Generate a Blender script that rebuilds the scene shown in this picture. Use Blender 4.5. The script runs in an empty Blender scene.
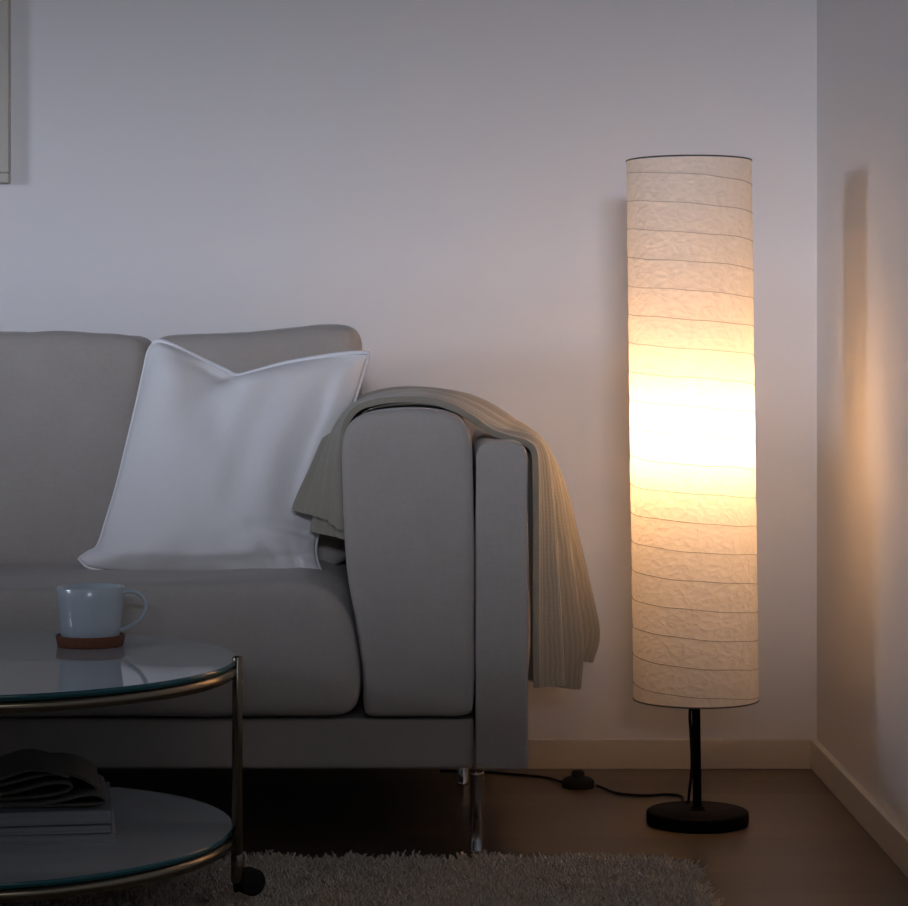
import bpy, bmesh, math, random
import numpy as np
from mathutils import Vector, noise

random.seed(7); rng = np.random.default_rng(7)
SC = bpy.context.scene; COL = SC.collection
F, CX, CY, H = 2300.0, 454.0, 365.0, 0.805      # focal length and horizon of a 908x906 frame
WALL_Y = 4.594; RX = 0.725

def at(px, py, Y):
    return Vector(((px - CX) * Y / F, Y, H - (py - CY) * Y / F))

# ------------------------------------------------------------------ helpers
def link(o, parent=None):
    COL.objects.link(o)
    if parent: o.parent = parent
    return o
def empty(name, loc, label, cat, group=None):
    o = bpy.data.objects.new(name, None); o.location = loc; o.empty_display_size = .05
    o['label'] = label; o['category'] = cat
    if group: o['group'] = group
    return link(o)
def mesh_obj(name, verts, faces, mat, parent=None, smooth=True):
    """verts are world coordinates; stored relative to the parent's location"""
    me = bpy.data.meshes.new(name)
    off = world_of(parent)
    me.from_pydata([tuple(Vector(v) - off) for v in verts], [], faces)
    me.materials.append(mat); me.validate()
    bm = bmesh.new(); bm.from_mesh(me); bmesh.ops.recalc_face_normals(bm, faces=bm.faces); bm.to_mesh(me); bm.free()
    if smooth: me.polygons.foreach_set('use_smooth', [True] * len(me.polygons))
    return link(bpy.data.objects.new(name, me), parent)
def world_of(p):
    v = Vector((0, 0, 0))
    while p is not None: v = v + p.location; p = p.parent
    return v
def tag(o, label, cat, group=None, kind=None):
    o['label'] = label; o['category'] = cat
    if group: o['group'] = group
    if kind: o['kind'] = kind
    return o
class MB:
    def __init__(s): s.v = []; s.f = []
    def add(s, v, f):
        n = len(s.v); s.v += [tuple(x) for x in v]; s.f += [tuple(i + n for i in q) for q in f]; return s
    def box(s, a, b):
        x0, y0, z0 = a; x1, y1, z1 = b
        v = [(x0,y0,z0),(x1,y0,z0),(x1,y1,z0),(x0,y1,z0),(x0,y0,z1),(x1,y0,z1),(x1,y1,z1),(x0,y1,z1)]
        return s.add(v, [(0,3,2,1),(4,5,6,7),(0,1,5,4),(1,2,6,5),(2,3,7,6),(3,0,4,7)])
    def lathe(s, c, prof, n=48, axis=2, cap=True):
        """prof: list of (r, h) along the axis from point c"""
        v = []; f = []
        for r, h in prof:
            for k in range(n):
                a = 2 * math.pi * k / n; p = [r * math.cos(a), r * math.sin(a)]
                q = (p[0], p[1], h) if axis == 2 else ((h, p[0], p[1]) if axis == 0 else (p[0], h, p[1]))
                v.append((c[0] + q[0], c[1] + q[1], c[2] + q[2]))
        for i in range(len(prof) - 1):
            for k in range(n):
                k2 = (k + 1) % n; f.append((i*n+k, i*n+k2, (i+1)*n+k2, (i+1)*n+k))
        if cap: f.append(tuple(range(n))[::-1]); f.append(tuple((len(prof)-1)*n + k for k in range(n)))
        return s.add(v, f)
    def tube(s, pts, r, n=10, closed=False):
        pts = [Vector(p) for p in pts]; m = len(pts); v = []; f = []
        up = None
        for i, p in enumerate(pts):
            if closed: t = pts[(i+1) % m] - pts[i-1]
            else: t = pts[min(i+1, m-1)] - pts[max(i-1, 0)]
            t = t.normalized()
            if up is None:
                up = Vector((0,0,1)) if abs(t.z) < .9 else Vector((1,0,0))
            a = (up - t * up.dot(t)).normalized(); b = t.cross(a); up = a
            rr = r[i] if isinstance(r, (list, tuple)) else r
            for k in range(n):
                w = 2 * math.pi * k / n; v.append(p + a * (math.cos(w) * rr) + b * (math.sin(w) * rr))
        for i in range(m if closed else m - 1):
            for k in range(n):
                k2 = (k + 1) % n; j = (i + 1) % m; f.append((i*n+k, i*n+k2, j*n+k2, j*n+k))
        if not closed: f.append(tuple(range(n))[::-1]); f.append(tuple((m-1)*n + k for k in range(n)))
        return s.add(v, f)
    def build(s, name, mat, parent=None, smooth=True): return mesh_obj(name, s.v, s.f, mat, parent, smooth)
def bevel(o, w, seg=3):
    m = o.modifiers.new('bevel', 'BEVEL'); m.width = w; m.segments = seg; m.limit_method = 'ANGLE'; return o
def catmull(pts, n):
    P = np.array([tuple(p) for p in pts], float); P = np.vstack([2*P[0]-P[1], P, 2*P[-1]-P[-2]])
    m = len(P) - 3; out = []
    for t in np.linspace(0, m, n):
        i = min(int(t), m - 1); u = t - i; a, b, c, d = P[i:i+4]
        out.append(.5*((2*b)+(-a+c)*u+(2*a-5*b+4*c-d)*u*u+(-a+3*b-3*c+d)*u**3))
    return np.array(out)
def rounded(x0, z0, x1, z1, r, k=8):
    """rounded outline, radii (bottom left, bottom right, top right, top left)"""
    if not isinstance(r, (list, tuple)): r = [r]*4
    out = []
    for (cx, cz, rr, a0) in ((x0+r[0], z0+r[0], r[0], 180), (x1-r[1], z0+r[1], r[1], 270), (x1-r[2], z1-r[2], r[2], 0), (x0+r[3], z1-r[3], r[3], 90)):
        for i in range(k+1):
            a = math.radians(a0 + 90*i/k); out.append((cx + rr*math.cos(a), cz + rr*math.sin(a)))
    return out
def resample(poly, step):
    P = [Vector((p[0], p[1])) for p in poly]; out = []
    for i in range(len(P)):
        a, b = P[i], P[(i+1) % len(P)]; d = (b - a).length
        if d < 1e-6: continue
        n = max(1, round(d / step))
        for k in range(n): out.append(a.lerp(b, k / n))
    return out
def upholstered(poly, y0, y1, r, bulge=.01, wob=.002, step=.014, seed=0, side_bulge=0.0, voxel=.006):
    """soft block: outline in X-Z extruded in Y, edges relaxed to about radius r, faces slightly domed"""
    P = resample(poly, step); n = len(P)
    if sum(P[i].x*P[(i+1)%n].y - P[(i+1)%n].x*P[i].y for i in range(n)) < 0: P.reverse()
    me = bpy.data.meshes.new('tmp')
    me.from_pydata([(p.x, y0, p.y) for p in P] + [(p.x, y1, p.y) for p in P], [], [tuple(range(n)), tuple(range(n, 2*n))[::-1]] + [(i, n+i, n+(i+1)%n, (i+1)%n) for i in range(n)])
    o = bpy.data.objects.new('tmp', me); COL.objects.link(o)
    m = o.modifiers.new('r', 'REMESH'); m.mode = 'VOXEL'; m.voxel_size = voxel; m.use_smooth_shade = True
    sm = o.modifiers.new('s', 'SMOOTH'); sm.factor = .5; sm.iterations = max(2, int((r/voxel)**2*1.6))
    ev = o.evaluated_get(bpy.context.evaluated_depsgraph_get()); em = ev.to_mesh()
    v = [Vector(q.co) for q in em.vertices]; f = [tuple(p.vertices) for p in em.polygons]
    nr = [Vector(q.normal) for q in em.vertices]
    ev.to_mesh_clear(); bpy.data.objects.remove(o); bpy.data.meshes.remove(me)
    x0 = min(p.x for p in P); x1 = max(p.x for p in P); z0 = min(p.y for p in P); z1 = max(p.y for p in P)
    out = []
    for p, q in zip(v, nr):
        u = min(1, max(0, (p.x-x0)/(x1-x0))); w = min(1, max(0, (p.z-z0)/(z1-z0))); t = min(1, max(0, (p.y-y0)/(y1-y0)))
        dome = (math.sin(math.pi*u)*math.sin(math.pi*w))**.6
        d = noise.noise(p*6 + Vector((seed, 0, 0)))*wob*1.4 + noise.noise(p*17 + Vector((0, seed, 0)))*wob*.5
        ddy = -bulge*dome if t < .5 else bulge*dome
        out.append(p + q*(d + side_bulge*math.sin(math.pi*t)*math.sin(math.pi*u)**.5*abs(q.z)) + Vector((0, ddy*abs(1-2*t)**.5, 0)))
    return out, f

# ------------------------------------------------------------------ materials
def mat(name, color=(.5,.5,.5), rough=.6, metal=0, **kw):
    m = bpy.data.materials.new(name); m.use_nodes = True
    b = m.node_tree.nodes['Principled BSDF']
    b.inputs['Base Color'].default_value = (*color, 1); b.inputs['Roughness'].default_value = rough; b.inputs['Metallic'].default_value = metal
    for k, val in kw.items(): b.inputs[k].default_value = val
    return m
def nd(m, t, **kw):
    n = m.node_tree.nodes.new(t)
    for k, val in kw.items():
        if k.startswith('i_'): n.inputs[k[2:].replace('_', ' ')].default_value = val
        else: setattr(n, k, val)
    return n
def lk(m, a, b): m.node_tree.links.new(a, b)
def bsdf(m): return m.node_tree.nodes['Principled BSDF']
def coords(m, scale=(1,1,1), rot=(0,0,0)):
    g = nd(m, 'ShaderNodeNewGeometry'); p = nd(m, 'ShaderNodeMapping')
    p.inputs['Scale'].default_value = scale; p.inputs['Rotation'].default_value = rot
    lk(m, g.outputs['Position'], p.inputs['Vector']); return p.outputs['Vector']
def bump(m, h, strength, dist=.001):
    b = nd(m, 'ShaderNodeBump'); b.inputs['Strength'].default_value = strength; b.inputs['Distance'].default_value = dist
    lk(m, h, b.inputs['Height']); lk(m, b.outputs['Normal'], bsdf(m).inputs['Normal'])
def mixcol(m, fac, a, b):
    r = nd(m, 'ShaderNodeMix', data_type='RGBA'); r.inputs[6].default_value = (*a, 1); r.inputs[7].default_value = (*b, 1)
    lk(m, fac, r.inputs[0]); lk(m, r.outputs[2], bsdf(m).inputs['Base Color']); return r
def mth(m, op, a, b=None):
    n = nd(m, 'ShaderNodeMath', operation=op)
    for i, x in enumerate((a, b)):
        if x is None: continue
        if isinstance(x, (int, float)): n.inputs[i].default_value = x
        else: lk(m, x, n.inputs[i])
    return n.outputs[0]

def fabric(name, c0, c1, scale=900, strength=.35, rough=.9, sheen=.15):
    m = mat(name, c0, rough); bsdf(m).inputs['Sheen Weight'].default_value = sheen
    v = coords(m)
    n1 = nd(m, 'ShaderNodeTexNoise', i_Scale=14.0, i_Detail=4.0); lk(m, v, n1.inputs['Vector'])
    n2 = nd(m, 'ShaderNodeTexNoise', i_Scale=260.0, i_Detail=2.0); lk(m, coords(m, (1, 1, .25)), n2.inputs['Vector'])
    n3 = nd(m, 'ShaderNodeTexNoise', i_Scale=260.0, i_Detail=2.0); lk(m, coords(m, (.25, 1, 1)), n3.inputs['Vector'])
    s = mth(m, 'MULTIPLY', mth(m, 'ADD', n2.outputs[0], n3.outputs[0]), .5)
    fac = mth(m, 'ADD', mth(m, 'MULTIPLY', n1.outputs[0], .4), mth(m, 'MULTIPLY', s, .6))
    mixcol(m, fac, c0, c1); bump(m, s, strength, .0012)
    return m

m_wall = mat('wall_paint', (.73,.715,.70), .85)
n = nd(m_wall, 'ShaderNodeTexNoise', i_Scale=180.0, i_Detail=3.0); lk(m_wall, coords(m_wall), n.inputs['Vector']); bump(m_wall, n.outputs[0], .12, .0006)
m_trim = mat('skirting_paint', (.66,.615,.54), .5)
n = nd(m_trim, 'ShaderNodeTexNoise', i_Scale=60.0); lk(m_trim, coords(m_trim, (.2,.2,2)), n.inputs['Vector']); bump(m_trim, n.outputs[0], .1, .0004)

# dark wood planks running along X
m_floor = mat('dark_oak_planks', (.1,.07,.05), .33)
v = coords(m_floor)
br = nd(m_floor, 'ShaderNodeTexBrick', offset=.37); lk(m_floor, v, br.inputs['Vector'])
for k, val in (('Scale', 1.0), ('Mortar Size', .0012), ('Brick Width', 1.25), ('Row Height', .135), ('Bias', 0.0), ('Mortar Smooth', .2)): br.inputs[k].default_value = val
br.inputs['Color1'].default_value = (.082,.057,.039,1); br.inputs['Color2'].default_value = (.135,.096,.066,1); br.inputs['Mortar'].default_value = (.03,.02,.014,1)
gn = nd(m_floor, 'ShaderNodeTexNoise', i_Scale=9.0, i_Detail=8.0, i_Distortion=.8); lk(m_floor, coords(m_floor, (.8, 14, 1)), gn.inputs['Vector'])
mx = nd(m_floor, 'ShaderNodeMix', data_type='RGBA', blend_type='MULTIPLY'); mx.inputs[0].default_value = .55
lk(m_floor, br.outputs['Color'], mx.inputs[6])
cr = nd(m_floor, 'ShaderNodeValToRGB'); cr.color_ramp.elements[0].color = (.45,.42,.4,1); cr.color_ramp.elements[1].color = (1.2,1.15,1.1,1)
lk(m_floor, gn.outputs[0], cr.inputs[0]); lk(m_floor, cr.outputs[0], mx.inputs[7]); lk(m_floor, mx.outputs[2], bsdf(m_floor).inputs['Base Color'])
bump(m_floor, gn.outputs[0], .12, .001)

m_sofa = fabric('grey_sofa_cotton', (.33,.298,.265), (.46,.42,.375), strength=.3)
m_pillow = fabric('white_linen', (.80,.79,.78), (.90,.89,.88), strength=.2, sheen=.05)
m_piping = mat('white_piping_cord', (.86,.86,.88), .7)

m_throw = mat('knitted_beige_wool', (.40,.35,.28), .95); bsdf(m_throw).inputs['Sheen Weight'].default_value = .3
uv = nd(m_throw, 'ShaderNodeUVMap'); mp = nd(m_throw, 'ShaderNodeMapping'); lk(m_throw, uv.outputs[0], mp.inputs['Vector'])
mp.inputs['Scale'].default_value = (1, 1, 1)
w1 = nd(m_throw, 'ShaderNodeTexWave', i_Scale=48.0, i_Distortion=3.0); w1.bands_direction = 'X'; lk(m_throw, mp.outputs[0], w1.inputs['Vector'])
w2 = nd(m_throw, 'ShaderNodeTexWave', i_Scale=70.0, i_Distortion=2.5); w2.bands_direction = 'Y'; lk(m_throw, mp.outputs[0], w2.inputs['Vector'])
hh = mth(m_throw, 'ADD', mth(m_throw, 'MULTIPLY', w1.outputs['Fac'], .7), mth(m_throw, 'MULTIPLY', w2.outputs['Fac'], .15))
mixcol(m_throw, hh, (.27,.245,.19), (.35,.32,.25)); bump(m_throw, hh, .4, .0015)

m_black = mat('black_powder_coat', (.002,.002,.002), .7); bsdf(m_black).inputs['Specular IOR Level'].default_value = .08
m_rubber = mat('black_rubber', (.007,.007,.007), .7); bsdf(m_rubber).inputs['Specular IOR Level'].default_value = .25
m_metal = mat('nickel_plated_steel', (.21,.175,.125), .22, 1)
m_chrome = mat('polished_chrome', (.8,.8,.82), .08, 1)
m_mug = mat('glazed_pale_stoneware', (.43,.49,.53), .22); bsdf(m_mug).inputs['Coat Weight'].default_value = .3
m_mugin = mat('mug_glaze', (.5,.58,.62), .25)
m_cork = mat('burnt_orange_cork', (.26,.085,.03), .75)
n = nd(m_cork, 'ShaderNodeTexNoise', i_Scale=300.0); lk(m_cork, coords(m_cork), n.inputs['Vector']); mixcol(m_cork, n.outputs[0], (.10,.03,.012), (.22,.075,.03)); bump(m_cork, n.outputs[0], .3)
m_frame = mat('pale_silver_picture_frame', (.46,.43,.37), .4)
m_mat = mat('white_mount_card', (.72,.76,.80), .7)
m_cover = mat('grey_magazine_cover', (.24,.26,.28), .35); m_cover2 = mat('slate_magazine_cover', (.10,.12,.15), .35); m_cover3 = mat('pale_magazine_cover', (.42,.42,.43), .4)
def pages(name, a, b):
    m = mat(name, a, .8); w = nd(m, 'ShaderNodeTexNoise', i_Scale=6.0, i_Detail=2.0); lk(m, coords(m, (.5, .5, 130)), w.inputs['Vector']); mixcol(m, w.outputs[0], a, b); return m
m_pages = pages('grey_page_edges', (.22,.24,.27), (.44,.46,.48))
m_news = pages('newsprint', (.11,.10,.08), (.19,.175,.145))

# tempered glass, opal underside, teal along the cut edge
m_glass = mat('opal_backed_glass', (.42,.455,.48), .03); bsdf(m_glass).inputs['IOR'].default_value = 1.5
m_edge = mat('teal_glass_edge', (.012,.11,.13), .08)
# rice paper: scatters part of the light back, lets part through
m_paper = bpy.data.materials.new('rice_paper'); m_paper.use_nodes = True
nt = m_paper.node_tree; nt.nodes.remove(bsdf(m_paper)); out = nt.nodes['Material Output']
df = nd(m_paper, 'ShaderNodeBsdfDiffuse'); tr = nd(m_paper, 'ShaderNodeBsdfTranslucent'); ms = nd(m_paper, 'ShaderNodeMixShader'); ms.inputs[0].default_value = .5
v = coords(m_paper)
n1 = nd(m_paper, 'ShaderNodeTexNoise', i_Scale=42.0, i_Detail=6.0, i_Distortion=1.2); lk(m_paper, v, n1.inputs['Vector'])
n2 = nd(m_paper, 'ShaderNodeTexVoronoi', i_Scale=48.0, feature='DISTANCE_TO_EDGE'); lk(m_paper, coords(m_paper, (1,1,1.6)), n2.inputs['Vector'])
cr = nd(m_paper, 'ShaderNodeValToRGB'); cr.color_ramp.elements[0].position = .3; cr.color_ramp.elements[1].position = .7
cr.color_ramp.elements[0].color = (.85,.81,.74,1); cr.color_ramp.elements[1].color = (.91,.875,.81,1)
lk(m_paper, n1.outputs[0], cr.inputs[0]); lk(m_paper, cr.outputs[0], df.inputs[0]); lk(m_paper, cr.outputs[0], tr.inputs[0])
bp = nd(m_paper, 'ShaderNodeBump'); bp.inputs['Strength'].default_value = .7; bp.inputs['Distance'].default_value = .003
lk(m_paper, mth(m_paper, 'ADD', n1.outputs[0], mth(m_paper, 'MULTIPLY', n2.outputs[0], .7)), bp.inputs['Height'])
lk(m_paper, bp.outputs[0], df.inputs['Normal']); lk(m_paper, bp.outputs[0], tr.inputs['Normal'])
lk(m_paper, df.outputs[0], ms.inputs[1]); lk(m_paper, tr.outputs[0], ms.inputs[2]); lk(m_paper, ms.outputs[0], out.inputs['Surface'])
m_wire = mat('shade_wire', (.42,.39,.35), .6)
m_rim = mat('dark_rim_wire', (.06,.06,.065), .5)
BULB = 100.0
m_bulb = mat('lit_frosted_bulb', (.9,.9,.9), .5); b = bsdf(m_bulb); b.inputs['Emission Color'].default_value = (1,.555,.262,1); b.inputs['Emission Strength'].default_value = BULB
m_socket = mat('white_bakelite', (.7,.7,.68), .5)

m_rug = mat('shag_rug_yarn', (.42,.38,.33), .95); bsdf(m_rug).inputs['Sheen Weight'].default_value = .2
n = nd(m_rug, 'ShaderNodeTexNoise', i_Scale=70.0, i_Detail=2.0); lk(m_rug, coords(m_rug), n.inputs['Vector']); mixcol(m_rug, n.outputs[0], (.58,.50,.40), (.90,.81,.69))
m_rugback = mat('rug_backing', (.4,.36,.3), .95)

# ------------------------------------------------------------------ room
def struct(name, mb, m, smooth=False):
    o = mb.build(name, m, None, smooth); o['kind'] = 'structure'; return o
struct('floor', MB().box((-3.8, -1.5, -.05), (RX+.12, WALL_Y+.12, 0)), m_floor)
struct('wall_back', MB().box((-3.8, WALL_Y, 0), (RX+.12, WALL_Y+.12, 2.6)), m_wall)
struct('wall_right', MB().box((RX, -1.5, 0), (RX+.12, WALL_Y, 2.6)), m_wall)
fy, f0, f1 = -1.2, 1.30, 1.587
struct('added_wall_front', MB().box((-2.6, fy-.1, 0), (RX+.12, fy, f0)).box((-2.6, fy-.1, f1), (RX+.12, fy, 2.6)).box((-2.6, fy-.1, f0), (-1.6, fy, f1)), m_wall)  # unseen wall added to block light; its slot fades daylight low and high
struct('added_window_2', MB().box((-1.6, fy-.09, f0-.001), (-1.55, fy-.03, f1)).box((RX-.05, fy-.09, f0), (RX, fy-.03, f1)), m_socket)  # unseen jambs added to the light slot behind the camera
wl, o0, o1, s0, s1 = -2.6, .9, 4.1, .925, 1.5
struct('added_wall_left', MB().box((wl-.12, -1.5, 0), (wl, o0, 2.6)).box((wl-.12, o1, 0), (wl, WALL_Y, 2.6)).box((wl-.12, o0, 0), (wl, o1, s0)).box((wl-.12, o0, s1), (wl, o1, 2.6)), m_wall)  # unseen light blocker, added; sill and head heights shape the daylight gradient
struct('added_window_1', MB().box((wl-.10, o0, s0-.001), (wl-.04, o0+.05, s1)).box((wl-.10, o1-.05, s0), (wl-.04, o1, s1)).box((wl-.14, o0, s0), (wl+.02, o1, s0+.015)), m_socket)  # unseen frame and sill dressing the added left opening
bevel(struct('baseboard_back', MB().box((-3.8, WALL_Y-.014, 0), (RX-.0005, WALL_Y, .059)), m_trim), .002, 2)
bevel(struct('baseboard_right', MB().box((RX-.014, -1.5, 0), (RX, WALL_Y-.0145, .059)), m_trim), .002, 2)

# ------------------------------------------------------------------ picture frame
fx1 = at(10, 182, WALL_Y-.012).x; fz0 = at(10, 183, WALL_Y-.02).z; fx0 = fx1-.62; fz1 = fz0+.82; fw = .020
t = empty('picture_frame', ((fx0+fx1)/2, WALL_Y, fz0), 'pale silver picture frame hanging on the wall, cut off at the upper left corner', 'picture frame')
mb = MB(); y0, y1 = WALL_Y-.026, WALL_Y-.001
for i, (a, bb) in enumerate((((fx0, fz0), (fx1, fz0+fw)), ((fx0, fz1-fw), (fx1, fz1)), ((fx0, fz0+fw), (fx0+fw, fz1-fw)), ((fx1-fw, fz0+fw), (fx1, fz1-fw)))):
    mb.box((a[0], y0, a[1]), (bb[0], y1, bb[1]))
bevel(mb.build('frame_moulding', m_frame, t, False), .003, 3)
MB().box((fx0+fw, WALL_Y-.012, fz0+fw), (fx1-fw, WALL_Y-.003, fz1-fw)).build('mount', m_mat, t, False)

# ------------------------------------------------------------------ sofa
SY = 3.73; S = F/SY
X = lambda px, Y=SY: (px-CX)*Y/F
Z = lambda py, Y=SY: H-(py-CY)*Y/F
SXR = X(528); LEFT = SXR-2.05; MIDX = (SXR+LEFT)/2
sofa = empty('sofa', (MIDX, 4.15, 0), 'light grey upholstered sofa with loose cushions and square padded arms on chrome legs', 'sofa')
def mirror(poly): return [(2*MIDX - x, z) for x, z in poly][::-1]
def soft(name, poly, *a, m=m_sofa, parent=None, **k):
    v, f = upholstered(poly, *a, **k); return mesh_obj(name, v, f, m, parent or sofa)
zb = Z(771)
panel = rounded(X(475.5), zb, SXR, Z(442), (.004, .004, .024, .02))
rail_top = Z(718.5, 3.75)
soft('base_frame', rounded(2*MIDX-X(474), zb+.001, X(474.5), rail_top, .006), 3.742, 4.5, .007, .0, wob=.0006)
for fn in (lambda p: p, mirror):
    soft('arm_panel', fn(panel), SY, 4.53, .010, .001, wob=.001, seed=3, voxel=.005)
armc = [(341.5,470),(342,446),(345,432),(352,421),(366,414),(385,411),(410,409.5),(435,411),(453,415),(464,423),(470,436),(472.5,455),(473.5,520),(474,600),(474.5,660),(474,705),(471,714),(463,717),(420,717.5),(372,717.5),(364,714),(362.5,700),(362.5,680),(360.5,655),(356,625),(350,592),(345.5,560),(343,520)]
armp = [(X(a), Z(bb)) for a, bb in armc]
armp = [tuple(p) for p in catmull([armp[-2], armp[-1]] + armp + [armp[0]], 170)[12:-5]]
for fn in (lambda p: p, mirror):
    soft('arm_cushion', fn(armp), SY-.003, 4.46, .016, .006, wob=.002, seed=9)
# seat cushions
seatc = [(290,580),(312,583),(330,592),(345,609),(355,632),(360,658),(361.5,685),(358,704),(350,713.5),(338,717)]
SC_Y = 3.722
sp = [(X(a, SC_Y), Z(bb, SC_Y)) for a, bb in seatc]
inner_l = 2*MIDX - X(362)
seam = (X(362)+inner_l)/2
zs_top, zs_bot = .4405, Z(717.5, SC_Y)
right_seat = [(seam+.03, zs_bot)] + [tuple(p) for p in catmull(sp[::-1], 60)] + rounded(seam+.002, zs_bot, seam+.3, zs_top, (.03,.03,.03,.05))[27:] + rounded(seam+.002, zs_bot, seam+.3, zs_top, .03)[:9]
soft('seat_cushion', right_seat, SC_Y-.004, 4.36, .03, .008, wob=.003, seed=21, side_bulge=0.004)
soft('seat_cushion', mirror(right_seat), SC_Y-.004, 4.36, .03, .008, wob=.003, seed=33)
soft('back_frame', rounded(2*MIDX-X(474)+.002, zb+.01, X(474)-.002, .66, .02), 4.462, 4.555, .01, .0)

# loose back cushions (lean back slightly)
def back_cushion(pts, Yb, Yt, th, seed, m=m_sofa, name='back_cushion'):
    """pts: outline as (X, Z); leaning slab with pinched corners"""
    zs = [p[1] for p in pts]; z0, z1 = min(zs), max(zs)
    v, f = upholstered(pts, -th/2, th/2, th*.2, th*.16, wob=.005, seed=seed, step=.02, voxel=.008)
    out = []
    for x, y, z in v:
        u = (z - z0)/(z1 - z0); out.append((x, y + Yb + (Yt-Yb)*u + th/2, z))
    return mesh_obj(name, out, f, m, sofa)
YB = 4.3
def bp_(px, py): return ((px-CX)*YB/F, H-(py-CY)*YB/F)
zseat = zs_top - .004
cA = [bp_(147, 338), bp_(120, 334), bp_(40, 332), bp_(-80, 330), bp_(-222, 332), bp_(-240, 345), bp_(-240, 470)] + [(bp_(-240,0)[0], zseat+.03), (bp_(-220,0)[0], zseat), (bp_(130,0)[0], zseat), (bp_(150,0)[0], zseat+.03)] + [bp_(152, 480), bp_(152, 350)]
cB = [bp_(357, 331), bp_(348, 326.5), bp_(330, 326.5), bp_(300, 329), bp_(240, 333), bp_(190, 334), bp_(160, 336), bp_(154, 350), bp_(154, 480)] + [(bp_(156,0)[0], zseat+.03), (bp_(175,0)[0], zseat), (bp_(335,0)[0], zseat), (bp_(356,0)[0], zseat+.03)] + [bp_(361, 480), bp_(362, 400), bp_(361, 345)]
back_cushion(cA, 4.12, 4.22, .17, 5)
back_cushion(cB, 4.13, 4.23, .17, 15)
back_cushion([(2*MIDX-x, z) for x, z in cB][::-1], 4.13, 4.23, .17, 25)
back_cushion([(x + (2*MIDX - 2*bp_(-240,0)[0])/1 - 0 if False else 2*MIDX - x, z) for x, z in cA][::-1], 4.12, 4.22, .17, 35) if 2*MIDX - bp_(-240,0)[0] < bp_(-240,0)[0] else None
# legs
for lx, ly in ((X(476.5, 3.80), 3.80), (X(463, 4.42), 4.42), (2*MIDX-X(476.5, 3.80), 3.80), (2*MIDX-X(463, 4.42), 4.42)):
    MB().lathe((lx, ly, 0), [(.012,0),(.0125,.002),(.0105,.006),(.0105,zb-.022),(.0125,zb-.020),(.0125,zb-.010),(.009,zb-.009),(.009,zb-.005),(.0135,zb-.004),(.0135,zb+.0)], 32).build('leg', m_chrome, sofa)

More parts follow.
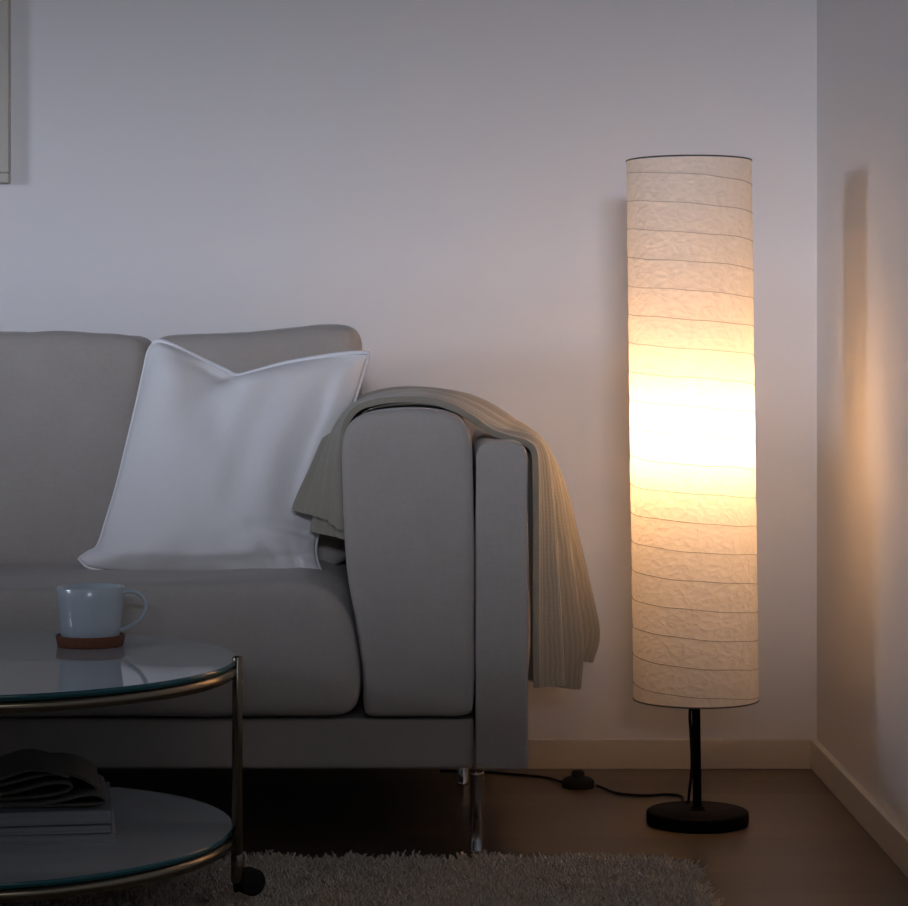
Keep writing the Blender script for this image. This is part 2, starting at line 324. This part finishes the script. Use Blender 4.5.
# ------------------------------------------------------------------ white throw pillow
def pillow():
    t = empty('throw_pillow', (X(200, 3.9), 3.92, zseat), 'white square throw pillow with piped edge leaning on the sofa back beside the arm', 'pillow')
    yb, yt = 3.965, 4.065
    def Yof(py): return yb + (yt-yb)*(570-py)/(570-341)
    def W(pts, n): return [at(a, bb, Yof(bb)) for a, bb in catmull([(p[0], p[1]) for p in pts], n)]
    nu, nv = 60, 56
    top = W([(153,343),(162,342),(180,349),(205,361),(226,371),(237,376),(252,373),(285,364),(325,357),(350,354),(368,353.5)], nu)
    bot = W([(79,558),(90,567),(120,571.5),(160,572.5),(210,573),(260,573.5),(290,574.5),(308,576.5),(323,576.5)], nu)
    lef = W([(79,558),(88,552),(98,545),(107,518),(117,485),(128,440),(137,402),(144,370),(148,352),(153,343)], nv)
    rig = W([(323,576.5),(317,562),(315,548),(318,530),(325,500),(337,455),(348,420),(358,388),(364,368),(368,353.5)], nv)
    mid = []
    for j in range(nv):
        v = j/(nv-1); row = []
        for i in range(nu):
            u = i/(nu-1)
            p = (1-v)*bot[i] + v*top[i] + (1-u)*lef[j] + u*rig[j] - ((1-u)*(1-v)*bot[0] + u*(1-v)*bot[-1] + (1-u)*v*top[0] + u*v*top[-1])
            row.append(p)
        mid.append(row)
    nrm = Vector((0, -(1), .35)).normalized()
    verts = []; faces = []
    def T(u, v):
        e = (max(0, math.sin(math.pi*u)) ** .68) * (max(0, math.sin(math.pi*v)) ** .68)
        return .080*e
    def wr(u, v):
        w = 0
        # dent under the chopped top edge
        w -= .045*math.exp(-((u-.40)/.12)**2 - ((v-1.0)/.25)**2)
        w += .018*math.exp(-((u-.20)/.10)**2 - ((v-.86)/.20)**2) + .010*math.exp(-((u-.62)/.12)**2 - ((v-.85)/.16)**2)
        # creases radiating from the right side and the bottom
        w -= .020*math.exp(-((v-(.30+.10*(1-u)))/.022)**2)*max(0, (u-.62)/.38)**.7*(1 if u < .97 else 0)
        w -= .014*math.exp(-((v-(.16-.12*(1-u)))/.03)**2)*max(0, (u-.7)/.3)
        for c, s, a in ((.30,.035,.008),(.46,.03,.009),(.58,.035,.010),(.71,.03,.012),(.84,.03,.012)):
            w -= a*math.exp(-((u-c+.12*v)/s)**2)*math.exp(-((v-.06)/.16)**2)
        for c, s, a in ((.62,.06,.010),(.80,.05,.014)):
            w -= a*math.exp(-((u-c-.2*(v-.6))/s)**2)*math.exp(-((v-.62)/.25)**2)
        w += noise.noise(Vector((u*4, v*4, 1.7)))*.013 + noise.noise(Vector((u*10, v*9, 4)))*.003
        return w*min(1, 9*min(u, 1-u))*min(1, 9*min(v, 1-v)) if v < .9 else w*min(1, 9*min(u, 1-u))*min(1, 10*(1-v))
    for side in (1, -1):
        for j in range(nv):
            for i in range(nu):
                u, v = i/(nu-1), j/(nv-1)
                d = T(u, v)*(1 if side == 1 else .62) + (wr(u, v) if side == 1 else 0)
                if side == 1: d = max(d, .0)
                verts.append(mid[j][i] + nrm*d*side)
    off = nu*nv
    for j in range(nv-1):
        for i in range(nu-1):
            a = j*nu+i; faces.append((a, a+1, a+1+nu, a+nu)); faces.append((off+a, off+a+nu, off+a+nu+1, off+a+1))
    o = mesh_obj('cover', verts, faces, m_pillow, t)
    bm = bmesh.new(); bm.from_mesh(o.data); bmesh.ops.remove_doubles(bm, verts=bm.verts, dist=.0004); bmesh.ops.recalc_face_normals(bm, faces=bm.faces); bm.to_mesh(o.data); bm.free()
    loop = bot[:-1] + rig[:-1] + top[::-1][:-1] + lef[::-1][:-1]
    MB().tube([p + nrm*(.005 if len(bot)+len(rig)-2 <= k < len(bot)+len(rig)+len(top)-3 else -.004) for k, p in enumerate(loop)], .0038, 8, True).build('piping', m_piping, t)
    return t
pillow()

# ------------------------------------------------------------------ knitted throw over the arm
def throw():
    Fp = [(340,530,3.80),(340,512,3.80),(339,488,3.81),(338,462,3.82),(340,440,3.83),(345,421,3.85),(357,407,3.86),(378,400,3.86),(402,398,3.86),(430,399,3.86),(452,405,3.86),(472,416,3.86),(492,430,3.86),(510,436,3.86),(527,441,3.86),(536,452,3.86),(537.5,480,3.86),(538,520,3.86),(538,570,3.86),(538,620,3.86),(538,655,3.86),(539,688,3.86)]
    Rp = [(291,507,3.88),(295,497,3.885),(303,480,3.90),(312,461,3.94),(322,441,4.0),(333,424,4.07),(348,406,4.15),(368,394,4.18),(395,387.5,4.2),(425,386.5,4.2),(455,391,4.2),(478,398,4.2),(503,411,4.2),(524,427,4.2),(540,446,4.2),(551,472,4.2),(561,503,4.2),(569,538,4.2),(577,570,4.2),(585,603,4.2),(589,632,4.2),(581,652,4.2)]
    nv, nu = 150, 64
    A = catmull([tuple(at(*p)) for p in Fp], nv); B = catmull([tuple(at(*p)) for p in Rp], nv)
    def sheet(shift, amp):
        V = []; UV = []
        for j in range(nv):
            v = j/(nv-1); a, b = Vector(A[j]), Vector(B[j])
            j0, j1 = max(0, j-1), min(nv-1, j+1)
            ta = Vector(A[j1]-A[j0]); tb = Vector(B[j1]-B[j0])
            hang = max(0, (v-.60)/.40)**.6
            for i in range(nu):
                u = i/(nu-1)
                tt = ta.lerp(tb, u); nn = Vector((tt.z, 0, -tt.x)); nn = nn.normalized()*-1
                if v > .02: pass
                p = a.lerp(b, u)
                # pleats
                pl = math.sin(u*math.pi*2*2.63 - .41)*(.003 + .031*hang)*amp*math.sin(math.pi*min(1, u*6)*.5)*math.sin(math.pi*min(1, (1-u)*8)*.5)
                pl += math.sin(u*math.pi*2*6 + 2*v)*.0022*amp
                p = p + nn*(pl + shift)
                # uneven hem
                if v > .9:
                    k = (v-.9)/.1; p.z += -k*(.030*math.exp(-((u-.48)/.16)**2) + .004*math.exp(-((u-.12)/.12)**2))*k
                if v < .08:
                    k = (.08-v)/.08; p.z += k*.004*math.sin(u*5) 
                p += Vector((0, 0, 1))*noise.noise(p*9)*.003
                V.append(p); UV.append((u*.36, v*1.0))
        return V, UV
    V1, U1 = sheet(0, 1)
    verts = list(V1); uvs = list(U1); faces = []
    off = nu*nv
    th = .011
    # thickness: second surface below the first, rolled edges
    V2, U2 = sheet(-th, 1)
    verts += V2; uvs += U2
    for j in range(nv-1):
        for i in range(nu-1):
            a = j*nu+i; faces.append((a, a+1, a+1+nu, a+nu)); faces.append((off+a, off+a+nu, off+a+nu+1, off+a+1))
    for j in range(nv-1):
        a = j*nu; faces.append((a, a+nu, off+a+nu, off+a)); c = j*nu+nu-1; faces.append((c, off+c, off+c+nu, c+nu))
    for i in range(nu-1):
        faces.append((i, off+i, off+i+1, i+1)); c = (nv-1)*nu+i; faces.append((c, c+1, off+c+1, off+c))
    # folded under layer showing at the inner end
    base = len(verts); n2 = 46
    for j in range(n2):
        v = j/(nv-1)
        for i in range(nu):
            q = V2[j*nu+i].copy(); u = i/(nu-1); k = 1 - j/(n2-1)
            q += Vector((.010 + .010*k, .022*k, -.034*k))
            verts.append(q); uvs.append((u*.36, v))
    for j in range(n2-1):
        for i in range(nu-1):
            a = base+j*nu+i; faces.append((a, a+1, a+1+nu, a+nu))
    me = bpy.data.meshes.new('knitted_throw'); me.from_pydata([tuple(v) for v in verts], [], faces)
    me.materials.append(m_throw); ul = me.uv_layers.new(name='UVMap')
    for l in me.loops: ul.data[l.index].uv = uvs[l.vertex_index]
    bm = bmesh.new(); bm.from_mesh(me); bmesh.ops.recalc_face_normals(bm, faces=bm.faces); bm.to_mesh(me); bm.free()
    me.polygons.foreach_set('use_smooth', [True]*len(me.polygons))
    o = link(bpy.data.objects.new('knitted_throw', me))
    bv = o.modifiers.new('round', 'BEVEL'); bv.width = .004; bv.segments = 3; bv.limit_method = 'ANGLE'; bv.angle_limit = math.radians(60)
    tag(o, 'beige ribbed knit throw blanket draped over the sofa arm', 'blanket')
throw()

# ------------------------------------------------------------------ floor lamp
LY = 4.035; LS = F/LY
base_c = at(697.5, 0, LY); lx = base_c.x
lamp = empty('floor_lamp', (lx, LY, 0), 'lit floor lamp with tall white rice paper cylinder shade on a black round base', 'lamp')
lean = math.radians(.75)
def onaxis(z): return Vector((lx - math.tan(lean)*z, LY, z))
MB().lathe((lx, LY, 0), [(.086,0),(.0885,.002),(.0895,.006),(.0895,.019),(.0885,.0225),(.085,.0245),(.02,.0255),(.012,.0262),(.0115,.030),(.008,.031)], 96).build('base', m_black, lamp)
z_bot, z_top = H-(699-CY)/LS, H-(161-CY)/LS
MB().tube([onaxis(.03), onaxis(z_bot-.004), onaxis(.60)], .0075, 16).build('pole', m_black, lamp)
MB().tube([onaxis(z_bot-.012), onaxis(z_bot+.012)], .0095, 20).build('shade_collar', m_black, lamp)
R0 = .1092; hh_ = z_top - z_bot; pitch = .0497; turns = hh_/pitch
def shade_pt(a, z, dr=0):
    c = onaxis(z); return Vector((c.x + (R0+dr)*math.cos(a), LY + (R0+dr)*math.sin(a), z))
# shade wall, puckered in at the wire spiral
na, nz = 160, 380
V = []; Fc = []
A0 = 2.1
wob = [random.uniform(-.0016, .0016) for _ in range(40)]
def helix_z(a, k):   # height of turn k at angle a; descends as the camera side runs left to right
    # camera side is angle -pi/2; left (pi) -> right (2pi): falling
    fr = ((a - math.pi) % (2*math.pi))/(2*math.pi)
    return z_top - .020 - pitch*(k + fr) + pitch*.0
def wire_wob(a, k):
    return .0006*math.sin(3*a + k*1.7) + .0005*math.sin(7*a + k*.9) 
for iz in range(nz+1):
    z = z_bot + hh_*iz/nz
    for ia in range(na):
        a = 2*math.pi*ia/na
        fr = ((a - math.pi) % (2*math.pi))/(2*math.pi)
        t_ = (z_top - .020 - z)/pitch - fr; d = abs(t_ - round(t_))*pitch      # distance to nearest turn
        kk = round(t_)
        d = abs(z - (helix_z(a, kk) + wire_wob(a, kk)))
        dr = -.0003*math.exp(-(d/.003)**2) + .0004*(1-math.exp(-(d/.012)**2))
        dr += .0008*noise.noise(Vector((math.cos(a)*3, math.sin(a)*3, z*22))) + .0003*noise.noise(Vector((math.cos(a)*9, math.sin(a)*9, z*60)))
        if z > z_top-.004 or z < z_bot+.004: dr *= .2
        V.append(shade_pt(a, z, dr))
for iz in range(nz):
    for ia in range(na):
        ib = (ia+1) % na; Fc.append((iz*na+ia, iz*na+ib, (iz+1)*na+ib, (iz+1)*na+ia))
shade = mesh_obj('lamp_shade', V, Fc, m_paper, lamp)
pts = []; N = int(turns*72); kmax = (z_top-.020-z_bot-.003)/pitch
for i in range(N):
    tt = kmax*i/(N-1); k = int(tt); a = math.pi + (tt-k)*2*math.pi
    pts.append(shade_pt(a, z_top-.020-pitch*tt + wire_wob(a, k), .0002))
MB().tube(pts, .0006, 6).build('spiral_wire', m_wire, shade)
for nm, zz in (('top_rim', z_top), ('bottom_rim', z_bot)):
    MB().tube([shade_pt(2*math.pi*i/96, zz) for i in range(96)], .0014, 8, True).build(nm, m_rim, shade)
mb = MB()   # wire spider that carries the shade on the pole, near the bottom
for k in range(3):
    a = math.radians(20 + 120*k); mb.tube([onaxis(z_bot+.004), shade_pt(a, z_bot+.003, -.002)], .0013, 8)
mb.build('shade_carrier', m_rim, shade)
bz = H-(432-CY)/LS
MB().lathe(tuple(onaxis(bz-.10)), [(.014,0),(.018,.004),(.018,.052),(.0155,.055)], 24).build('bulb_socket', m_socket, lamp)
MB().lathe(tuple(onaxis(bz-.045)), [(.013,0),(.014,.012),(.020,.026),(.027,.040),(.030,.055),(.028,.070),(.020,.081),(.010,.086),(.001,.0875)], 32).build('light_bulb', m_bulb, lamp)
def fl(px, py, z=.003):
    Y = F*(H-z)/(py-CY); return Vector(((px-CX)*Y/F, Y, z))
cp = [onaxis(z_bot-.004)+Vector((-.009,0,0)), onaxis(z_bot-.03)+Vector((-.011,.0,0)), onaxis(.16)+Vector((-.0095,.002,0)), onaxis(.10)+Vector((-.008,.006,0)), onaxis(.05)+Vector((-.012,.02,0)), Vector((lx-.012, LY+.05, .028)), Vector((lx-.02, LY+.093, .014)),
      fl(682,797), fl(668,794.5), fl(650,795.5), fl(632,795), fl(616,793), fl(604,788.5), fl(596,785.5, .008)]
MB().tube(catmull([tuple(p) for p in cp], 110), .0026, 8).build('power_cord', m_rubber, lamp)
cp2 = [fl(561,782, .008), fl(554,779.5), fl(545,777.5), fl(530,775.8), fl(515,774.5), fl(500,773), fl(480,771.8), fl(440,771)]
MB().tube(catmull([tuple(p) for p in cp2], 60), .0026, 8).build('power_cord', m_rubber, lamp)
sw = fl(578, 787, 0)
o = MB().lathe((sw.x, sw.y, 0), [(.030,0),(.0315,.003),(.031,.012),(.026,.017),(.020,.019),(.0125,.0195),(.0125,.028),(.010,.031),(.001,.0315)], 40).build('foot_switch', m_rubber, lamp)

# ------------------------------------------------------------------ glass coffee table
TX, TY, TR = -.673, 3.281, .365; ZT, ZL = .384, .143
table = empty('coffee_table', (TX, TY, .04), 'round two-tier glass coffee table with brass-toned tube frame on casters', 'table')
def ring(r, z, rt, name):
    MB().tube([(TX + r*math.cos(2*math.pi*i/128), TY + r*math.sin(2*math.pi*i/128), z) for i in range(128)], rt, 16, True).build(name, m_metal, table)
def disc(z, r, name):
    o = MB().lathe((TX, TY, z), [(r-.0012,-.008),(r-.0012,0)], 128).build(name, m_glass, table, False)
    MB().lathe((TX, TY, z), [(r-.0011,-.0079),(r+.0003,-.0068),(r+.0008,-.004),(r+.0003,-.0012),(r-.0011,-.0001)], 128, cap=False).build('polished_edge', m_edge, o)
disc(ZT, TR-.004, 'glass_top'); ring(TR-.010, ZT-.0172, .0088, 'top_ring')
disc(ZL, TR-.009, 'glass_shelf'); ring(TR-.012, ZL-.0172, .0088, 'shelf_ring')
for k in range(3):
    a = math.radians(120*k); c, s = math.cos(a), math.sin(a); px_, py_ = TX + (TR-.001)*c, TY + (TR-.001)*s
    leg = MB().lathe((px_, py_, 0), [(.0045,.098),(.0075,.100),(.0075,ZT+.003),(.006,ZT+.006),(.002,ZT+.007)], 24).build('leg', m_metal, table)
    MB().lathe((px_, py_, 0), [(.0075,.066),(.0095,.070),(.0095,.105),(.0075,.108)], 24).build('caster_socket', m_metal, leg)
    cst = MB()
    d = Vector((.82, .55, 0)) if k == 0 else Vector((math.cos(a+.6), math.sin(a+.6), 0))
    w = Vector((px_, py_, .066)) + d*.021
    side = Vector((-d.y, d.x, 0))
    cst.tube([w - side*.011 + Vector((0,0,0)), w - side*.0102, w - side*.0095], [.017,.0195,.0195], 28)
    cst.tube([w - side*.0095, w - side*.002], .0195, 28); cst.tube([w + side*.002, w + side*.0095, w + side*.011], [.0195,.0195,.017], 28)
    cst.build('caster_wheel', m_rubber, leg)
    yk = MB(); yk.tube([Vector((px_, py_, .078)), Vector((px_, py_, .062)), w + Vector((0,0,.004)), w], [.009,.010,.009,.006], 12); yk.build('caster_fork', m_black, leg)

# ------------------------------------------------------------------ mug and coaster
mp_ = at(90.5, 646, 0.0001)
MY = F*(H-ZT)/(645.5-CY); mxx = (90.5-CX)*MY/F; ms_ = F/MY
cr_ = 34.5/ms_
o = MB().lathe((mxx, MY, ZT+.0002), [(cr_*.93,0),(cr_*.95,.002),(cr_,.0150),(cr_,.0165),(cr_-.004,.0165),(cr_-.0045,.009)], 64).build('coaster', m_cork)
o['label'] = 'burnt orange round cork coaster under the mug on the glass table'; o['category'] = 'coaster'
mug = empty('mug', (mxx, MY, ZT+.0096), 'pale blue-grey glazed mug standing on the cork coaster', 'mug')
zc = ZT+.0096; mr = 34.0/ms_; mb_ = 29.0/ms_; mh = H-(586-CY)/ms_ - zc
MB().lathe((mxx, MY, zc), [(mb_-.004,0),(mb_-.001,.0015),(mb_+.0012,.006),(mb_+(mr-mb_)*.35,mh*.35),(mr-.0012,mh*.75),(mr,mh-.0015),(mr-.001,mh),(mr-.0026,mh-.0005),(mr-.0034,mh*.75),(mb_-.002,mh*.2),(mb_-.008,.006),(.001,.005)], 72).build('mug_body', m_mug, mug)
hp = [(123,592),(130,591),(139,593),(145,600),(146,608),(141,618),(133,624),(126,628),(120,630)]
MB().tube(catmull([(mxx + (a-90.5)/ms_, MY-.004, H-(bb-CY)/ms_) for a, bb in hp], 40), .0032, 12).build('handle', m_mug, mug)

# ------------------------------------------------------------------ magazines and newspaper on the lower shelf
NY = 3.20; ns = F/NY
def nx(px): return (px-CX)*NY/F
def nz_(py): return H-(py-CY)*NY/F
def magazine(label, x1, y0, z0, th, w, d, cm, rot, sag=.0):
    t = empty('magazine', (x1-w/2, y0+d/2, z0), label, 'magazine', None)
    t.rotation_euler = (0, 0, 0)
    cr, sr = math.cos(rot), math.sin(rot); cxm, cym = x1, y0
    def slab(za, zb_, ins, name, m):
        n = 14; V = []; Fq = []
        for i in range(n+1):
            u = i/n; xl = -w + ins + (w-2*ins)*u
            dz = sag*math.sin(math.pi*u)
            for (yy, zz) in ((ins, za), (d-ins, za), (d-ins, zb_), (ins, zb_)):
                V.append((cxm + xl*cr - yy*sr, cym + xl*sr + yy*cr, z0 + zz + dz))
        for i in range(n):
            for k in range(4):
                k2 = (k+1) % 4; Fq.append((i*4+k, i*4+k2, (i+1)*4+k2, (i+1)*4+k))
        Fq.append((0,1,2,3)); Fq.append(tuple(n*4+k for k in (3,2,1,0)))
        return mesh_obj(name, V, Fq, m, t, False)
    slab(.0008, th-.0008, .0012, 'pages', m_pages)
    bevel(slab(th-.0008, th, 0, 'cover', cm), .0003, 1); slab(0, .0008, 0, 'cover', cm)
    return t
zsh = ZL+.0003
magazine('thin pale magazine at the bottom of the stack on the lower glass shelf', nx(116), NY, zsh, .011, .30, .225, m_cover3, math.radians(10))
magazine('dark slate magazine in the stack, directly above the thin pale one', nx(112), NY-.004, zsh+.0112, .012, .29, .22, m_cover2, math.radians(8.6))
magazine('thick grey magazine topmost of its stack, directly under the folded newspaper', nx(111.5), NY+.003, zsh+.0234, .019, .30, .22, m_cover, math.radians(9.4))
znews = zsh+.0426
def newspaper():
    zk = .68; zoff = znews + .002 - nz_(808.5)*zk
    paths = [[(-80,808),(-20,808),(40,807.5),(78,806),(100,803),(105,798),(101,792),(92,789),(80,791),(66,797),(45,803),(20,805),(-80,805.5)],
             [(-80,802),(-20,801),(15,799),(45,794),(62,788),(70,781),(68,776),(58,774),(42,777),(25,784),(5,791),(-30,795),(-80,797)],
             [(-80,786),(-40,784),(-10,781),(10,775),(30,768),(52,764),(72,768),(86,776),(95,784)],
             [(-80,778),(-40,775),(-10,771),(8,765),(22,759),(38,757.5),(50,760.5),(66,767)]]
    mb = MB()
    for pi, p in enumerate(paths):
        c = catmull([(nx(a), nz_(bb)*zk+zoff) for a, bb in p], 70); th = .0030; n = len(c)
        nr = []
        for i in range(n):
            tt = c[min(i+1, n-1)] - c[max(i-1, 0)]; L = math.hypot(*tt); nr.append((-tt[1]/L, tt[0]/L))
        V = []; Fq = []; ny = 12
        for k in range(ny+1):
            y = NY+.006+.012*pi*(1 if pi < 3 else .5) + .17*k/ny
            for i in range(n):
                wv = .0015*math.sin(k*1.1+i*.09+pi); dx = -.034*(k/ny) + .005*(k/ny)*(-1)**pi
                for s in (-1, 1): V.append((c[i][0]+nr[i][0]*th/2*s+dx, y + .004*math.sin(i*.13+pi), c[i][1]+nr[i][1]*th/2*s+wv*.3))
        m = 2*n
        for k in range(ny):
            for i in range(n-1):
                for s in (0, 1): a = k*m+2*i+s; Fq.append((a, a+2, a+2+m, a+m))
            Fq.append((k*m, k*m+1, (k+1)*m+1, (k+1)*m)); a = k*m+2*(n-1); Fq.append((a, a+1, a+1+m, a+m))
        for i in range(n-1):
            Fq.append((2*i, 2*i+1, 2*i+3, 2*i+2)); a = ny*m; Fq.append((a+2*i, a+2*i+1, a+2*i+3, a+2*i+2))
        mb.add(V, Fq)
    o = mb.build('newspaper', m_news)
    tag(o, 'rumpled folded newspaper lying on top of the magazine stack', 'newspaper')
newspaper()

# ------------------------------------------------------------------ shag rug
rx1, ry1, rx0, ry0 = .362, 3.605, -1.75, 2.3
rc = .05
mb = MB(); prof = rounded(rx0, ry0, rx1, ry1, rc, 8); n = len(prof)
mb.add([(x, y, .001) for x, y in prof] + [(x, y, .012) for x, y in prof], [tuple(range(n))[::-1], tuple(range(n, 2*n))] + [(i, (i+1) % n, n+(i+1) % n, n+i) for i in range(n)])
rug = mb.build('shag_rug', m_rugback, None, False); tag(rug, 'beige shaggy pile rug lying on the dark wood floor in front of the sofa', 'rug')
def pile():
    seg = 3; pts = []
    # denser where the photo looks
    Ns = ((30000, -.95, rx1, 3.2, ry1), (18000, rx0, rx1, ry0, ry1))
    xs = []; ys = []
    for cnt, a, b_, c, d in Ns: xs.append(rng.uniform(a, b_, cnt)); ys.append(rng.uniform(c, d, cnt))
    x = np.concatenate(xs); y = np.concatenate(ys)
    # rounded corners
    dx = np.maximum(np.abs(x-(rx0+rx1)/2)-((rx1-rx0)/2-rc), 0); dy = np.maximum(np.abs(y-(ry0+ry1)/2)-((ry1-ry0)/2-rc), 0)
    k = np.hypot(dx, dy) < rc; x, y = x[k], y[k]; n = len(x)
    ang = rng.uniform(0, 2*np.pi, n); leanr = rng.uniform(.003, .024, n); L = rng.uniform(.024, .034, n)
    cl = np.sin(x*55+np.sin(y*40)*2)+np.sin(y*63+np.sin(x*37)*2); L = L*(1+.07*cl)
    ex = np.clip((x-(rx1-.03))/.03, 0, 1); ey = np.clip((y-(ry1-.03))/.03, 0, 1)
    ddx = np.cos(ang)*leanr + ex*.008; ddy = np.sin(ang)*leanr + ey*.006
    curl = rng.uniform(-.006, .006, (n, 2)); r0 = rng.uniform(.0018, .0034, n)
    V = np.zeros((n, seg+1, 3, 3))
    for s in range(seg+1):
        t = s/seg; cxn = x + ddx*t**1.4 + curl[:, 0]*math.sin(math.pi*t); cyn = y + ddy*t**1.4 + curl[:, 1]*math.sin(math.pi*t); cz = .010 + L*t*(1-.12*t)
        rr = r0*(1-.55*t**2)
        for q in range(3):
            aa = ang + q*2*np.pi/3 + t*1.5
            V[:, s, q, 0] = cxn + rr*np.cos(aa); V[:, s, q, 1] = cyn + rr*np.sin(aa); V[:, s, q, 2] = cz
    tf = []
    for s in range(seg):
        for q in range(3):
            q2 = (q+1) % 3; tf.append((s*3+q, s*3+q2, (s+1)*3+q2, (s+1)*3+q))
    tf = np.array(tf); nv = (seg+1)*3
    Fq = (np.arange(n)[:, None, None]*nv + tf[None]).reshape(-1, 4)
    me = bpy.data.meshes.new('pile'); me.vertices.add(n*nv); me.vertices.foreach_set('co', V.reshape(-1))
    me.loops.add(Fq.size); me.loops.foreach_set('vertex_index', Fq.reshape(-1).astype(np.int32)); me.polygons.add(len(Fq))
    me.polygons.foreach_set('loop_start', np.arange(0, Fq.size, 4, dtype=np.int32)); me.polygons.foreach_set('loop_total', np.full(len(Fq), 4, dtype=np.int32))
    me.update(); me.validate(); me.materials.append(m_rug); me.polygons.foreach_set('use_smooth', [True]*len(me.polygons))
    o = bpy.data.objects.new('pile', me); o['kind'] = 'stuff'; link(o, rug)
pile()

# ------------------------------------------------------------------ light
def area(name, loc, target, size, size_y, power, color, spread=180):
    l = bpy.data.lights.new(name, 'AREA'); l.shape = 'RECTANGLE'; l.size = size; l.size_y = size_y; l.energy = power; l.color = color; l.spread = math.radians(spread)
    o = bpy.data.objects.new(name, l); link(o); o.location = loc
    o.rotation_euler = (Vector(target)-Vector(loc)).to_track_quat('-Z', 'Y').to_euler(); return o
area('left_window_daylight', (-5.0, 1.86, 1.45), (0, 4.0, 1.2), .9, .75, 66, (.72,.80,1.0))
area('front_window_daylight', (.15, -3.5, 1.61), (0, 4.2, 1.1), .9, .38, 212, (.77,.82,1.0))
area('overhead_fill', (.4, .6, 2.5), (-.1, 4.2, .6), 1.6, 1.2, 5, (1.0,.95,.92))  # added fill from above to lift rug and floor, no real skylight
w = bpy.data.worlds.new('World'); SC.world = w; w.use_nodes = True
w.node_tree.nodes['Background'].inputs[0].default_value = (.60,.72,1.0,1); w.node_tree.nodes['Background'].inputs[1].default_value = .035

# ------------------------------------------------------------------ camera
cam = bpy.data.cameras.new('camera'); cam.sensor_fit = 'HORIZONTAL'; cam.sensor_width = 36; cam.lens = F/908*36
cam.shift_y = -(453-CY)/908; cam.clip_start = .05
co = link(bpy.data.objects.new('camera', cam)); co.location = (0, 0, H); co.rotation_euler = (math.pi/2, 0, 0)
SC.camera = co
SC.view_settings.view_transform = 'Standard'; SC.view_settings.look = 'None'; SC.view_settings.exposure = 0; SC.view_settings.gamma = 1
SC.view_settings.use_curve_mapping = False
SC.cycles.use_denoising = True; SC.cycles.max_bounces = 14; SC.cycles.diffuse_bounces = 8; SC.cycles.transmission_bounces = 12; SC.cycles.sample_clamp_indirect = 10
